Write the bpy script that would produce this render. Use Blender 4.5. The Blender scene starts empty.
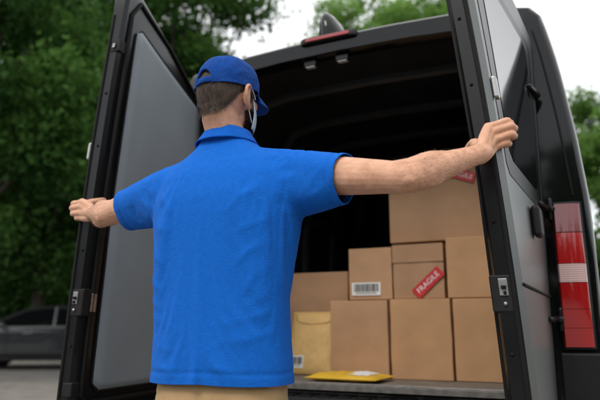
import bpy, bmesh, math, random, time
import numpy as np
from mathutils import Vector, Matrix, noise
S = bpy.context.scene
col = S.collection
random.seed(7); rng = np.random.default_rng(7)
R = math.radians
A = lambda *p: np.array(p, float)

# ------------------------------------------------------------------ materials
def mat(name, base, rough=.5, metal=0, var=0, vscale=6, bump=0, bscale=60, coat=0, spec=.5, sheen=0, sss=0, stretch=None, detail=4, bump2=0, b2scale=20, bdist=.002, vmid=None):
    m = bpy.data.materials.new(name); m.use_nodes = True
    nt = m.node_tree; b = nt.nodes['Principled BSDF']
    b.inputs['Base Color'].default_value = (*base, 1)
    b.inputs['Roughness'].default_value = rough
    b.inputs['Metallic'].default_value = metal
    b.inputs['Specular IOR Level'].default_value = spec
    b.inputs['Coat Weight'].default_value = coat
    b.inputs['Coat Roughness'].default_value = .05
    if sheen:
        b.inputs['Sheen Weight'].default_value = sheen; b.inputs['Sheen Roughness'].default_value = .5
    if sss:
        b.inputs['Subsurface Weight'].default_value = sss
        b.inputs['Subsurface Radius'].default_value = (1, .35, .2); b.inputs['Subsurface Scale'].default_value = .006
    tc = nt.nodes.new('ShaderNodeTexCoord'); vec = tc.outputs['Object']
    if stretch:
        mp = nt.nodes.new('ShaderNodeMapping'); mp.inputs['Scale'].default_value = stretch
        nt.links.new(vec, mp.inputs['Vector']); vec = mp.outputs['Vector']
    if var:
        n = nt.nodes.new('ShaderNodeTexNoise'); n.inputs['Scale'].default_value = vscale; n.inputs['Detail'].default_value = detail
        nt.links.new(vec, n.inputs['Vector'])
        r = nt.nodes.new('ShaderNodeValToRGB')
        r.color_ramp.elements[0].position = .3; r.color_ramp.elements[1].position = .7
        lo = [c*(1-var) for c in base]; hi = [min(1, c*(1+var)) for c in base]
        if vmid: lo = vmid
        r.color_ramp.elements[0].color = (*lo, 1); r.color_ramp.elements[1].color = (*hi, 1)
        nt.links.new(n.outputs['Fac'], r.inputs['Fac']); nt.links.new(r.outputs['Color'], b.inputs['Base Color'])
    if bump:
        n2 = nt.nodes.new('ShaderNodeTexNoise'); n2.inputs['Scale'].default_value = bscale; n2.inputs['Detail'].default_value = 3
        nt.links.new(vec, n2.inputs['Vector'])
        bp = nt.nodes.new('ShaderNodeBump'); bp.inputs['Strength'].default_value = bump; bp.inputs['Distance'].default_value = bdist
        nt.links.new(n2.outputs['Fac'], bp.inputs['Height']); nt.links.new(bp.outputs['Normal'], b.inputs['Normal'])
        if bump2:
            n3 = nt.nodes.new('ShaderNodeTexNoise'); n3.inputs['Scale'].default_value = b2scale; n3.inputs['Detail'].default_value = 4; n3.inputs['Distortion'].default_value = .8
            nt.links.new(vec, n3.inputs['Vector'])
            bp2 = nt.nodes.new('ShaderNodeBump'); bp2.inputs['Strength'].default_value = bump2; bp2.inputs['Distance'].default_value = .01
            nt.links.new(n3.outputs['Fac'], bp2.inputs['Height']); nt.links.new(bp2.outputs['Normal'], bp.inputs['Normal'])
    return m

M = {}
M['shirt'] = mat('blue_pique', (.010, .13, .555), .97, var=.06, vscale=80, bump=.75, bscale=260, sheen=.04, spec=.04, detail=6)
M['collar'] = mat('blue_rib_knit', (.008, .108, .49), .97, var=.08, vscale=30, bump=.6, bscale=300, sheen=.04, spec=.04)
M['cap'] = mat('blue_cotton', (.008, .06, .28), .92, var=.08, vscale=24, bump=.5, bscale=400, sheen=.05, spec=.08, bump2=.08, b2scale=30)
M['skin'] = mat('skin', (.67, .38, .255), .55, var=.08, vscale=38, bump=.5, bscale=260, sss=.06, spec=.32, detail=8, bump2=.07, b2scale=50, vmid=(.575, .295, .185))
M['armhair'] = mat('arm_hair', (.16, .085, .045), .6)
M['nail'] = mat('nail', (.74, .48, .39), .35)
M['hair'] = mat('brown_hair', (.055, .031, .018), .55, var=.5, vscale=90, bump=.8, bscale=300, stretch=(1, 1, .25))
M['mask'] = mat('mask_fabric', (.52, .66, .74), .8, bump=.3, bscale=300)
M['loop'] = mat('mask_elastic', (.8, .8, .8), .8)
M['eye'] = mat('eye_white', (.75, .72, .7), .2)
M['khaki'] = mat('khaki_cotton', (.42, .28, .145), .9, var=.12, vscale=12, bump=.4, bscale=500, sheen=.1, spec=.15)
M['shoe'] = mat('shoe_leather', (.05, .045, .04), .5, bump=.2)
M['paint'] = mat('black_van_paint', (.005, .0055, .006), .07, var=.1, vscale=3, coat=.15, spec=.25, bump=.02, bscale=3, bdist=.02)
M['sidepaint'] = mat('door_paint', (.15, .16, .16), .36, metal=.6, var=.06, vscale=3, coat=.06, spec=.4, bump=.02, bscale=3, bdist=.02)
M['black'] = mat('black_enamel', (.006, .0065, .0075), .34, var=.25, vscale=8, bump=.08, bscale=120, coat=.15, spec=.28)
M['plastic'] = mat('black_plastic', (.011, .011, .012), .55, var=.2, vscale=30, bump=.3, bscale=500, spec=.3)
M['rubber'] = mat('rubber_seal', (.009, .009, .009), .7, spec=.2)
M['lining'] = mat('cargo_lining', (.018, .019, .020), .7, var=.3, vscale=4, bump=.2, bscale=80, spec=.3)
M['rib'] = mat('roof_bow_paint', (.04, .042, .044), .5, var=.2, vscale=6, bump=.1)
M['panel'] = mat('grey_door_panel', (.27, .305, .335), .6, var=.07, vscale=3, bump=.3, bscale=350, bump2=.05, b2scale=6, spec=.3)
M['floor'] = mat('cargo_floor_board', (.16, .14, .12), .6, var=.25, vscale=14, bump=.4, bscale=150)
M['alu'] = mat('aluminium_trim', (.42, .42, .41), .35, metal=.9, var=.15, vscale=40)
M['sill'] = mat('worn_sill_trim', (.2, .19, .18), .5, metal=.5, var=.3, vscale=30, bump=.3, bscale=90)
M['steel'] = mat('bright_steel', (.38, .38, .38), .4, metal=1, var=.3, vscale=60)
def lensmat(name, base):
    m = mat(name, base, .12, coat=1, spec=.5); nt = m.node_tree; b = nt.nodes['Principled BSDF']
    tc = nt.nodes.new('ShaderNodeTexCoord'); w = nt.nodes.new('ShaderNodeTexWave'); w.bands_direction = 'Z'; w.inputs['Scale'].default_value = 40; w.inputs['Distortion'].default_value = .0
    nt.links.new(tc.outputs['Object'], w.inputs['Vector'])
    mx = nt.nodes.new('ShaderNodeMix'); mx.data_type = 'RGBA'
    mx.inputs[6].default_value = (*[c*.72 for c in base], 1); mx.inputs[7].default_value = (*[min(1, c*1.15) for c in base], 1)
    nt.links.new(w.outputs['Fac'], mx.inputs[0]); nt.links.new(mx.outputs[2], b.inputs['Base Color'])
    return m
M['red'] = lensmat('red_lens', (.36, .008, .010))
M['darkred'] = lensmat('dark_red_lens', (.17, .004, .006))
M['clear'] = lensmat('clear_lens', (.60, .42, .41))
M['glass'] = mat('dark_glass', (.006, .007, .008), .03, coat=.2, spec=.5)
M['lamp'] = mat('lamp_plastic', (.55, .55, .5), .4)
M['white'] = mat('label_paper', (.78, .78, .76), .7, var=.04, vscale=20)
M['ink'] = mat('black_ink', (.01, .01, .01), .7)
M['redlabel'] = mat('red_sticker', (.52, .02, .025), .5, var=.06, vscale=20)
M['mailer'] = mat('yellow_mailer', (.70, .43, .035), .5, var=.08, vscale=14, bump=.4, bscale=70, bump2=.15, b2scale=25)
M['kraft'] = mat('kraft_envelope', (.60, .385, .145), .7, var=.07, vscale=10, bump=.3, bscale=90, bump2=.10, b2scale=14)
M['carpaint'] = mat('car_paint', (.045, .05, .056), .2, metal=.3, coat=.8)
M['tyre'] = mat('tyre_rubber', (.015, .015, .015), .8)
M['bark'] = mat('bark', (.045, .036, .028), .9, var=.4, vscale=8, bump=1, bscale=25, stretch=(1, 1, .3))
M['asphalt'] = mat('asphalt', (.19, .175, .155), .9, var=.25, vscale=3, bump=.6, bscale=120)
M['paving'] = mat('paving', (.28, .255, .22), .9, var=.2, vscale=2, bump=.5, bscale=60)
M['kerb'] = mat('kerb_stone', (.32, .31, .29), .85, var=.15, vscale=5, bump=.4)
M['grass'] = mat('grass', (.05, .09, .025), .95, var=.4, vscale=3, bump=1, bscale=40)

def cardboard(name, base):
    m = mat(name, base, .8, var=.12, vscale=5, spec=.25, detail=10)
    nt = m.node_tree; b = nt.nodes['Principled BSDF']
    tc = nt.nodes.new('ShaderNodeTexCoord')
    w = nt.nodes.new('ShaderNodeTexWave'); w.bands_direction = 'X'; w.inputs['Scale'].default_value = 45; w.inputs['Distortion'].default_value = .6
    nt.links.new(tc.outputs['Object'], w.inputs['Vector'])
    n = nt.nodes.new('ShaderNodeTexNoise'); n.inputs['Scale'].default_value = 22; n.inputs['Detail'].default_value = 6
    nt.links.new(tc.outputs['Object'], n.inputs['Vector'])
    ad = nt.nodes.new('ShaderNodeMath'); ad.operation = 'MULTIPLY_ADD'; ad.inputs[1].default_value = .25
    nt.links.new(w.outputs['Fac'], ad.inputs[0]); nt.links.new(n.outputs['Fac'], ad.inputs[2])
    bp = nt.nodes.new('ShaderNodeBump'); bp.inputs['Strength'].default_value = .35; bp.inputs['Distance'].default_value = .004
    nt.links.new(ad.outputs[0], bp.inputs['Height']); nt.links.new(bp.outputs['Normal'], b.inputs['Normal'])
    return m
CB = [cardboard('cardboard', (.47, .28, .158)), cardboard('cardboard_warm', (.50, .29, .152)), cardboard('cardboard_dull', (.41, .245, .142))]

def leafmat(name, dark, light):
    m = bpy.data.materials.new(name); m.use_nodes = True; nt = m.node_tree
    b = nt.nodes['Principled BSDF']; out = nt.nodes['Material Output']
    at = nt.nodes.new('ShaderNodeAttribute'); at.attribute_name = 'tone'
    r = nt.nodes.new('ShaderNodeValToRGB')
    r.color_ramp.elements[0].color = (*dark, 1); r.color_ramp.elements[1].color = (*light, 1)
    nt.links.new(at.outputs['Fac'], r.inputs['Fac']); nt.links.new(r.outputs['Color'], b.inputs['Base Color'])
    b.inputs['Roughness'].default_value = .65; b.inputs['Specular IOR Level'].default_value = .1
    t = nt.nodes.new('ShaderNodeBsdfTranslucent'); nt.links.new(r.outputs['Color'], t.inputs['Color'])
    mx = nt.nodes.new('ShaderNodeMixShader'); mx.inputs[0].default_value = .45
    nt.links.new(b.outputs[0], mx.inputs[1]); nt.links.new(t.outputs[0], mx.inputs[2]); nt.links.new(mx.outputs[0], out.inputs['Surface'])
    return m
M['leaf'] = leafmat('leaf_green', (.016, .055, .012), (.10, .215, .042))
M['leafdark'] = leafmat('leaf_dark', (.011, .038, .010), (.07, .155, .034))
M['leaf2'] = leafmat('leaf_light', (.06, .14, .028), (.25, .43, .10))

# ------------------------------------------------------------------ mesh helpers
def catmull(pts, k=6):
    P = [np.array(p, float) for p in pts]; out = []
    n = len(P)
    for i in range(n-1):
        p0 = P[max(i-1, 0)]; p1 = P[i]; p2 = P[i+1]; p3 = P[min(i+2, n-1)]
        for j in range(k):
            t = j/k
            out.append(.5*((2*p1)+(-p0+p2)*t+(2*p0-5*p1+4*p2-p3)*t*t+(-p0+3*p1-3*p2+p3)*t**3))
    out.append(P[-1]); return out

class MB:
    def __init__(self): self.v = []; self.f = []
    def add(self, vs, fs):
        o = len(self.v); self.v += [tuple(map(float, p)) for p in vs]; self.f += [tuple(i+o for i in f) for f in fs]; return self
    def box(self, lo, hi):
        x0, y0, z0 = lo; x1, y1, z1 = hi
        v = [(x0,y0,z0),(x1,y0,z0),(x1,y1,z0),(x0,y1,z0),(x0,y0,z1),(x1,y0,z1),(x1,y1,z1),(x0,y1,z1)]
        return self.add(v, [(0,3,2,1),(4,5,6,7),(0,1,5,4),(1,2,6,5),(2,3,7,6),(3,0,4,7)])
    def loft(self, rings, cap=True, closed=True):
        n = len(rings[0]); v = []; f = []
        for r in rings: v += list(r)
        m = n if closed else n-1
        for i in range(len(rings)-1):
            for j in range(m):
                k = (j+1) % n
                f.append((i*n+j, i*n+k, (i+1)*n+k, (i+1)*n+j))
        if cap:
            f.append(tuple(range(n-1, -1, -1))); b = (len(rings)-1)*n; f.append(tuple(range(b, b+n)))
        return self.add(v, f)
    def tube(self, path, radii, n=12, rnd=True, k=1, flat=None):
        P = [np.array(p, float) for p in path]
        if np.isscalar(radii): radii = [radii]*len(P)
        if k > 1:
            pr = catmull([np.append(p, r) for p, r in zip(P, radii)], k); P = [q[:3] for q in pr]; radii = [max(q[3], 1e-4) for q in pr]
        T = []
        for i in range(len(P)):
            d = P[min(i+1, len(P)-1)]-P[max(i-1, 0)]; T.append(d/(np.linalg.norm(d)+1e-12))
        up = A(0, 0, 1) if abs(T[0][2]) < .9 else A(1, 0, 0)
        nn = up-T[0]*up.dot(T[0]); nn /= np.linalg.norm(nn)
        ang = np.linspace(0, 2*math.pi, n, endpoint=False); rings = []
        def ring(c, t, nv, r):
            b = np.cross(t, nv); o = []
            for a in ang:
                q = (nv*math.cos(a)+b*math.sin(a))*r
                if flat is not None: q = q-flat[0]*q.dot(flat[0])*(1-flat[1])
                o.append(c+q)
            return o
        for i in range(len(P)):
            nn = nn-T[i]*nn.dot(T[i]); nn /= np.linalg.norm(nn)
            if i == 0 and rnd:
                for d in (78, 50, 25): rings.append(ring(P[0]-T[0]*radii[0]*math.sin(R(d)), T[0], nn, radii[0]*math.cos(R(d))))
            rings.append(ring(P[i], T[i], nn, radii[i]))
            if i == len(P)-1 and rnd:
                for d in (25, 50, 78): rings.append(ring(P[i]+T[i]*radii[i]*math.sin(R(d)), T[i], nn, radii[i]*math.cos(R(d))))
        return self.loft(rings)
    def ellipsoid(self, c, r, f=lambda p: p, nu=24, nv=14):
        rings = []
        for i in range(nv):
            t = math.pi*(i+.5)/nv
            rings.append([f(A(c[0]+r[0]*math.sin(t)*math.cos(a), c[1]+r[1]*math.sin(t)*math.sin(a), c[2]-r[2]*math.cos(t))) for a in np.linspace(0, 2*math.pi, nu, endpoint=False)])
        return self.loft(rings)
    def grid(self, P):
        m, n = len(P), len(P[0]); v = [p for row in P for p in row]
        return self.add(v, [(i*n+j, i*n+j+1, (i+1)*n+j+1, (i+1)*n+j) for i in range(m-1) for j in range(n-1)])
    def lathe(self, prof, n=32, f=lambda p: p):
        return self.loft([[f(A(r*math.cos(a), r*math.sin(a), z)) for a in np.linspace(0, 2*math.pi, n, endpoint=False)] for r, z in prof])

def link(name, me, m, parent=None, smooth=True, sharp=40, bevel=0, solid=0, soloff=-1):
    o = bpy.data.objects.new(name, me); col.objects.link(o)
    if m: me.materials.clear(); me.materials.append(m)
    if smooth:
        me.shade_smooth()
        if sharp: me.set_sharp_from_angle(angle=R(sharp))
    if parent: o.parent = parent
    if solid:
        s = o.modifiers.new('thickness', 'SOLIDIFY'); s.thickness = solid; s.offset = soloff
    if bevel:
        b = o.modifiers.new('bevel', 'BEVEL'); b.width = bevel; b.segments = 2; b.limit_method = 'ANGLE'; b.angle_limit = R(35); b.harden_normals = True
    return o
def obj(name, mb, m, parent=None, off=None, recalc=True, **k):
    me = bpy.data.meshes.new(name)
    v = np.array(mb.v)
    if off is not None: v = v-np.array(off)
    me.from_pydata(v.tolist(), [], mb.f)
    if recalc:
        bm = bmesh.new(); bm.from_mesh(me); bmesh.ops.recalc_face_normals(bm, faces=bm.faces); bm.to_mesh(me); bm.free()
    me.update()
    return link(name, me, m, parent, **k)
def tag(o, label=None, cat=None, group=None, kind=None):
    if label: o['label'] = label
    if cat: o['category'] = cat
    if group: o['group'] = group
    if kind: o['kind'] = kind
    return o
def empty(name, loc, rz=0):
    e = bpy.data.objects.new(name, None); e.location = loc; e.rotation_euler = (0, 0, rz); e.empty_display_size = .1
    col.objects.link(e); return e
def remesh(mb, vox, it=4, fac=.5):
    me = bpy.data.meshes.new('tmp'); me.from_pydata(mb.v, [], mb.f); me.update()
    o = bpy.data.objects.new('tmp', me); col.objects.link(o)
    r = o.modifiers.new('r', 'REMESH'); r.mode = 'VOXEL'; r.voxel_size = vox
    s = o.modifiers.new('s', 'SMOOTH'); s.iterations = it; s.factor = fac
    bpy.context.view_layer.update()
    dg = bpy.context.evaluated_depsgraph_get()
    out = bpy.data.meshes.new_from_object(o.evaluated_get(dg))
    bpy.data.objects.remove(o); bpy.data.meshes.remove(me)
    return out
def text_mb(s, size):
    cu = bpy.data.curves.new('t', 'FONT'); cu.body = s; cu.size = size; cu.align_x = 'CENTER'; cu.align_y = 'CENTER'
    o = bpy.data.objects.new('t', cu); col.objects.link(o); bpy.context.view_layer.update()
    me = bpy.data.meshes.new_from_object(o.evaluated_get(bpy.context.evaluated_depsgraph_get()))
    mb = MB(); mb.add([v.co[:] for v in me.vertices], [tuple(p.vertices) for p in me.polygons])
    bpy.data.objects.remove(o); return mb
def sst(a, b, x):
    t = min(1, max(0, (x-a)/(b-a))); return t*t*(3-2*t)
def nz(x, y, z): return noise.noise(Vector((x, y, z)))

# ------------------------------------------------------------------ person (built first: the polo shirt is draped by a short cloth run)
PR = A(-.2, 1.61, 0)
VL = A(.183, 2.547, 0); VY = R(-25)
def v2w(p): return A(VL[0]+p[0]*math.cos(VY)-p[1]*math.sin(VY), VL[1]+p[0]*math.sin(VY)+p[1]*math.cos(VY), p[2])
DL = .79
def lean(z):
    s = max(0, z-.7); return .045*s+.03*s*s
class Door:
    def __init__(self, sg, c, s):
        self.sg = sg; self.h = A(sg*.80, -.012); self.d = A(s*-sg, -c); self.e1 = A(sg*c, -s)
    def p(self, w, o, z):
        q = self.h+self.d*w-self.e1*(o+lean(z)*(-.12+1.12*w/DL)); return A(q[0], q[1], z)

per = empty('person', tuple(PR)); tag(per, 'person in blue polo and cap seen from behind, arms spread holding both van doors', 'person')
yaw = R(-22); aa = A(math.cos(yaw), math.sin(yaw), 0); bb = A(-math.sin(yaw), math.cos(yaw), 0); UZ = A(0, 0, 1)
SR, ER, WR = A(.006, 1.535, 1.388), A(.250, 1.345, 1.334), A(.450, 1.434, 1.418)
SL, EL, WL = A(-.370, 1.675, 1.378), A(-.60, 1.84, 1.338), A(-.714, 2.030, 1.378)
def cz(z):
    return A(np.interp(z, [0, .8, 1.1, 1.35, 1.47, 1.55], [-.2, -.2, -.205, -.20, -.199, -.206]), np.interp(z, [0, .8, 1.1, 1.35, 1.47, 1.55], [1.60, 1.60, 1.595, 1.607, 1.622, 1.628]), z)
def tring(z, hw, hd, n=2.4, N=48, dx=0):
    o = []
    for t in np.linspace(0, 2*math.pi, N, endpoint=False):
        c_, s_ = math.cos(t), math.sin(t)
        o.append(cz(z)+aa*(hw*math.copysign(abs(c_)**(2/n), c_)+dx)+bb*hd*math.copysign(abs(s_)**(2/n), s_))
    return o
def torso(mb, off, z0):
    pr = [(.70, .175, .112), (.80, .192, .123), (.88, .192, .125), (.98, .186, .120), (1.08, .184, .118), (1.18, .194, .123), (1.27, .206, .128), (1.33, .209, .126), (1.39, .195, .113), (1.43, .164, .096), (1.46, .116, .078), (1.488, .082, .067), (1.52, .068, .063), (1.56, .064, .062)]
    mb.loft([tring(z, w+off, d_+off) for z, w, d_ in pr if z >= z0])
HC = A(-.210, 1.622, 1.650); hy = R(-33); hp = R(-4); HS = .965
Hm = Matrix.Rotation(hy, 3, 'Z') @ Matrix.Rotation(hp, 3, 'X')
Hn = np.array(Hm)*HS
def H(p): return HC+Hn@np.array(p, float)
UR = (ER-SR)/np.linalg.norm(ER-SR); UL = (EL-SL)/np.linalg.norm(EL-SL)
def arm(mb, s_, e_, w_, inner):
    el = (e_-s_)/np.linalg.norm(e_-s_); ew = (w_-e_)/np.linalg.norm(w_-e_)
    out = el-ew; out /= (np.linalg.norm(out)+1e-9)
    pts = [inner, s_, s_*.5+e_*.5, s_*.18+e_*.82, e_, e_*.78+w_*.22, e_*.5+w_*.5, e_*.22+w_*.78, w_]
    mb.tube(pts, [.055, .056, .047, .0400, .0365, .0385, .0340, .0272, .0242], 20, k=4)
    mb.ellipsoid(tuple(e_+out*.022), (.018, .018, .016))
    mb.tube([s_*.35+e_*.65+UZ*.010, e_+UZ*.018, e_*.68+w_*.32+UZ*.016, e_*.35+w_*.65+UZ*.008], [.021, .028, .030, .017], 12, k=3)
    mb.tube([e_*.95+w_*.05-UZ*.010+out*.008, e_*.7+w_*.3-UZ*.014+out*.008, e_*.35+w_*.65-UZ*.006], [.022, .026, .014], 12, k=3)
    mb.tube([s_*.7+e_*.3+out*.012, s_*.4+e_*.6+out*.016, s_*.15+e_*.85+out*.012], [.036, .035, .018], 14, k=3)
    mb.tube([e_*.3+w_*.7, w_, w_+ew*.01], [.0255, .0230, .022], 12)
    for q in (-1, 1): mb.ellipsoid(tuple(w_+UZ*.014*q-ew*.008), (.015, .015, .013))

body = MB()
torso(body, -.020, .78)
body.ellipsoid((0, 0, 0), (.075, .095, .104), H)
body.ellipsoid((0, .028, -.058), (.056, .064, .068), H)
body.ellipsoid((0, .07, -.103), (.025, .022, .018), H)
body.ellipsoid((0, .078, .018), (.052, .016, .014), H)
body.tube([H((0, .088, .01)), H((0, .103, -.015)), H((0, .116, -.036))], [.007, .009, .013], 10)
body.tube([H((-.017, .092, -.068)), H((0, .098, -.069)), H((.017, .092, -.068))], .007, 8)
for sx in (-1, 1):
    body.ellipsoid((sx*.045, .06, -.028), (.022, .022, .02), H)
    body.tube([H((sx*.078, .012, -.058)), H((sx*.083, .0, -.05)), H((sx*.09, -.018, -.028)), H((sx*.091, -.018, -.005)), H((sx*.085, 0, .006)), H((sx*.076, .012, -.008))], [.006, .0075, .0055, .0055, .0055, .004], 8, k=3)
    body.ellipsoid((sx*.079, -.002, -.028), (.006, .016, .028), H)
body.tube([H((0, -.018, -.03)), H((0, -.020, -.085)), cz(1.5)+A(0, .004, 0), cz(1.42)], [.052, .052, .056, .062], 20, k=3)
arm(body, SR, ER, WR, SR-aa*.08)
arm(body, SL, EL, WL, SL+aa*.08)
nails = []
def hand(mb, D, z0, W, reach, thumb, tilt, curl, bend, sc0=1.06):
    O = D.p(DL, 0, z0); O = v2w(O)
    r2 = lambda q: A(q[0]*math.cos(VY)-q[1]*math.sin(VY), q[0]*math.sin(VY)+q[1]*math.cos(VY), 0)
    e1 = r2(D.e1); e2 = r2(-D.d)
    X = lambda e, a, z: O+e1*e+e2*a+UZ*z
    zi = np.array([.0280, .0093, -.0092, -.0268])*sc0; L1 = np.array([.046, .051, .047, .037])*sc0; L2 = np.array([.029, .033, .031, .024])*sc0; L3 = np.array([.022, .024, .023, .019])*sc0
    conv = [-.05, -.02, .02, .07]
    for i in range(4):
        K = X(-.038+reach-zi[i]*tilt*.8-(.006 if i == 3 else 0), -.028+(.004 if i in (0, 3) else 0), zi[i]+.002*(i == 1))
        up = tilt+conv[i]
        d1 = e1*.95+e2*(curl+.05*i)+UZ*up; d1 /= np.linalg.norm(d1)
        PI_ = K+d1*L1[i]
        d2 = e1*(bend-.03*i)+e2*.95+UZ*(up*.5-.06); d2 /= np.linalg.norm(d2)
        DI = PI_+d2*L2[i]
        d3 = -e1*.78+e2*.70+UZ*(up*.2-.08); d3 /= np.linalg.norm(d3)
        T = DI+d3*L3[i]
        sc = [1, 1.02, .97, .88][i]*sc0
        mb.tube([K, K*.55+PI_*.45, PI_, PI_*.5+DI*.5, DI, T], [.0116*sc, .0090*sc, .0101*sc, .0085*sc, .0088*sc, .0074*sc], 12, k=3)
        Wi = W+UZ*(zi[i]*.45)
        mb.tube([Wi, Wi*.5+K*.5+UZ*zi[i]*.1, K], [.0150, .0142, .0126], 12, k=2)
        nd = np.cross(np.cross(d3, e1), d3); nd /= np.linalg.norm(nd)
        nails.append((T-d3*.003+nd*.0064*sc, d3, nd))
    Kc = X(-.050+reach, -.021, -.006)
    mb.tube([W, W*.5+Kc*.5, Kc], [.020, .023, .018], 12, k=2)
    c0 = W*.78+Kc*.22+UZ*.004
    c1, c2, c3 = [X(*q) for q in thumb]
    mb.tube([c0, c0*.5+c1*.5, c1, c2, c3], [.020, .0175, .0132, .0118, .0092], 12, k=3)
    nails.append((c3-e1*.0085, c3-c2, -e1))
DR_ = Door(1, 1, 0); DLf = Door(-1, math.cos(R(3)), math.sin(R(3)))
hand(body, DR_, 1.476, WR, .022, [(-.062, -.026, -.010), (-.083, .012, -.016), (-.080, .042, -.010)], .30, .16, .22)
hand(body, DLf, 1.400, WL, .000, [(-.070, -.026, .022), (-.086, .006, .034), (-.082, .034, .044)], .02, .18, .02)
feet = []
for sx in (-1, 1):
    hip = cz(.9)+aa*sx*.09; kn = cz(.5)+aa*sx*.115+bb*.01; an = cz(.1)+aa*sx*.13-bb*.01
    body.tube([hip, hip*.5+kn*.5, kn, kn*.6+an*.4-bb*.015, an, an-UZ*.05], [.08, .073, .055, .052, .036, .036], 16, k=4)
    feet.append(an)
    body.tube([an-UZ*.05-bb*.02, an-UZ*.065+bb*.08, an-UZ*.075+bb*.15], [.034, .032, .022], 12, k=2)
me = remesh(body, .0026, 3, .5)
# short hairs on both forearms, rooted on the skin
ah = MB(); vco = np.empty(len(me.vertices)*3); me.vertices.foreach_get('co', vco); vco = vco.reshape(-1, 3)
for e_, w_ in ((ER, WR), (EL, WL)):
    ew = w_-e_; L_ = np.linalg.norm(ew); ew = ew/L_
    t = ((vco-e_)@ew)/L_; dist = np.linalg.norm(vco-e_-np.outer(t*L_, ew), axis=1)
    idx = np.where((t > -.15) & (t < .98) & (dist < .06))[0]
    for i in rng.choice(idx, 1500, replace=False):
        p = vco[i]; n_ = A(*me.vertices[int(i)].normal)
        d = ew*.8-UZ*.35+n_*.30+rng.normal(size=3)*.25; d /= np.linalg.norm(d)
        s_ = np.cross(d, n_); s_ /= np.linalg.norm(s_)+1e-9
        ln = .006+.006*rng.random()
        ah.add([p-s_*.0002, p+s_*.0002, p+d*ln+n_*.001], [(0, 1, 2)])
me.transform(Matrix.Translation(-Vector(PR)))
bo = link('body', me, M['skin'], per, sharp=0)
obj('arm_hair', ah, M['armhair'], per, off=PR, recalc=False, sharp=0)
for c_, d_, nn in nails:
    d_ = d_/np.linalg.norm(d_); sd = np.cross(d_, nn); sd /= np.linalg.norm(sd); n3 = np.cross(sd, d_)
    obj('fingernail', MB().ellipsoid((0, 0, 0), (1, 1, 1), lambda p: c_+sd*p[0]*.0052+d_*p[1]*.0068+n3*p[2]*.0018, 12, 8), M['nail'], per, off=PR)
for sx in (-1, 1):
    obj('eye', MB().ellipsoid((sx*.031, .079, -.003), (.011, .011, .0095), H, 14, 10), M['eye'], per, off=PR)

# polo shirt
sh = MB(); torso(sh, .004, .78)
cR = SR+UR*.142; cL = SL+UL*.190
sh.tube([SR-aa*.11-UZ*.02, SR-UZ*.014, SR+UR*.07-UZ*.012, cR-UZ*.005, cR+UR*.03-UZ*.003], [.086, .083, .071, .058, .055], 28, k=4)
sh.tube([SL+aa*.11-UZ*.02, SL-UZ*.012, SL+UL*.08-UZ*.008, cL-UZ*.003, cL+UL*.03-UZ*.003], [.084, .078, .067, .057, .054], 28, k=4)
for s_ in (SR, SL):
    sh.tube([cz(1.435), (cz(1.435)*.5+s_*.5)+UZ*.014, s_+UZ*.016], [.052, .050, .056], 20, k=3)
sm = remesh(sh, .0088, 4, .5)
bm = bmesh.new(); bm.from_mesh(sm)
def cut(co, no): bmesh.ops.bisect_plane(bm, geom=bm.verts[:]+bm.edges[:]+bm.faces[:], plane_co=Vector(co), plane_no=Vector(no), clear_outer=True)
HEM = .874
cut(cR, UR); cut(cL, UL); cut((0, 0, HEM), (0, 0, -1)); cut(cz(1.512), (0, .15, 1))
bmesh.ops.remove_doubles(bm, verts=bm.verts[:], dist=.0015)
bm.normal_update()
apR = cz(1.30)+aa*.205-bb*.03; apL = cz(1.30)-aa*.205-bb*.03
def fold(s, z, x0, z0, x1, z1, wd, amp):
    dx, dz = x1-x0, z1-z0; L2_ = dx*dx+dz*dz
    t = max(0, min(1, ((s-x0)*dx+(z-z0)*dz)/L2_)); q = math.hypot(s-x0-dx*t, z-z0-dz*t)
    env = math.sin(math.pi*min(1, max(0, .06+.9*t))); return amp*env*math.exp(-(q/wd)**2)
FOLDS = [(.19, 1.29, .06, 1.21, .010, .0065), (.195, 1.23, .06, 1.13, .010, .0065), (.19, 1.16, .08, 1.08, .009, .005), (-.19, 1.29, -.06, 1.22, .010, .0065), (-.195, 1.22, -.07, 1.13, .010, .0065), (-.19, 1.15, -.09, 1.08, .009, .005),
         (.19, 1.06, .03, .995, .009, .0065), (.18, 1.0, .0, .94, .009, .0065), (-.18, 1.04, -.02, .98, .009, .0065), (-.17, .98, .01, .925, .009, .006), (.19, 1.11, .10, 1.05, .008, .005), (-.19, 1.09, -.10, 1.04, .008, .005),
         (.17, 1.37, .07, 1.28, .012, .006), (-.17, 1.36, -.08, 1.28, .012, .006), (.02, .93, .12, .90, .009, .005), (-.14, .92, -.04, .895, .009, .005)]
cuff, hemd, seam, pin, new = [], [], [], [], []
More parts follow.
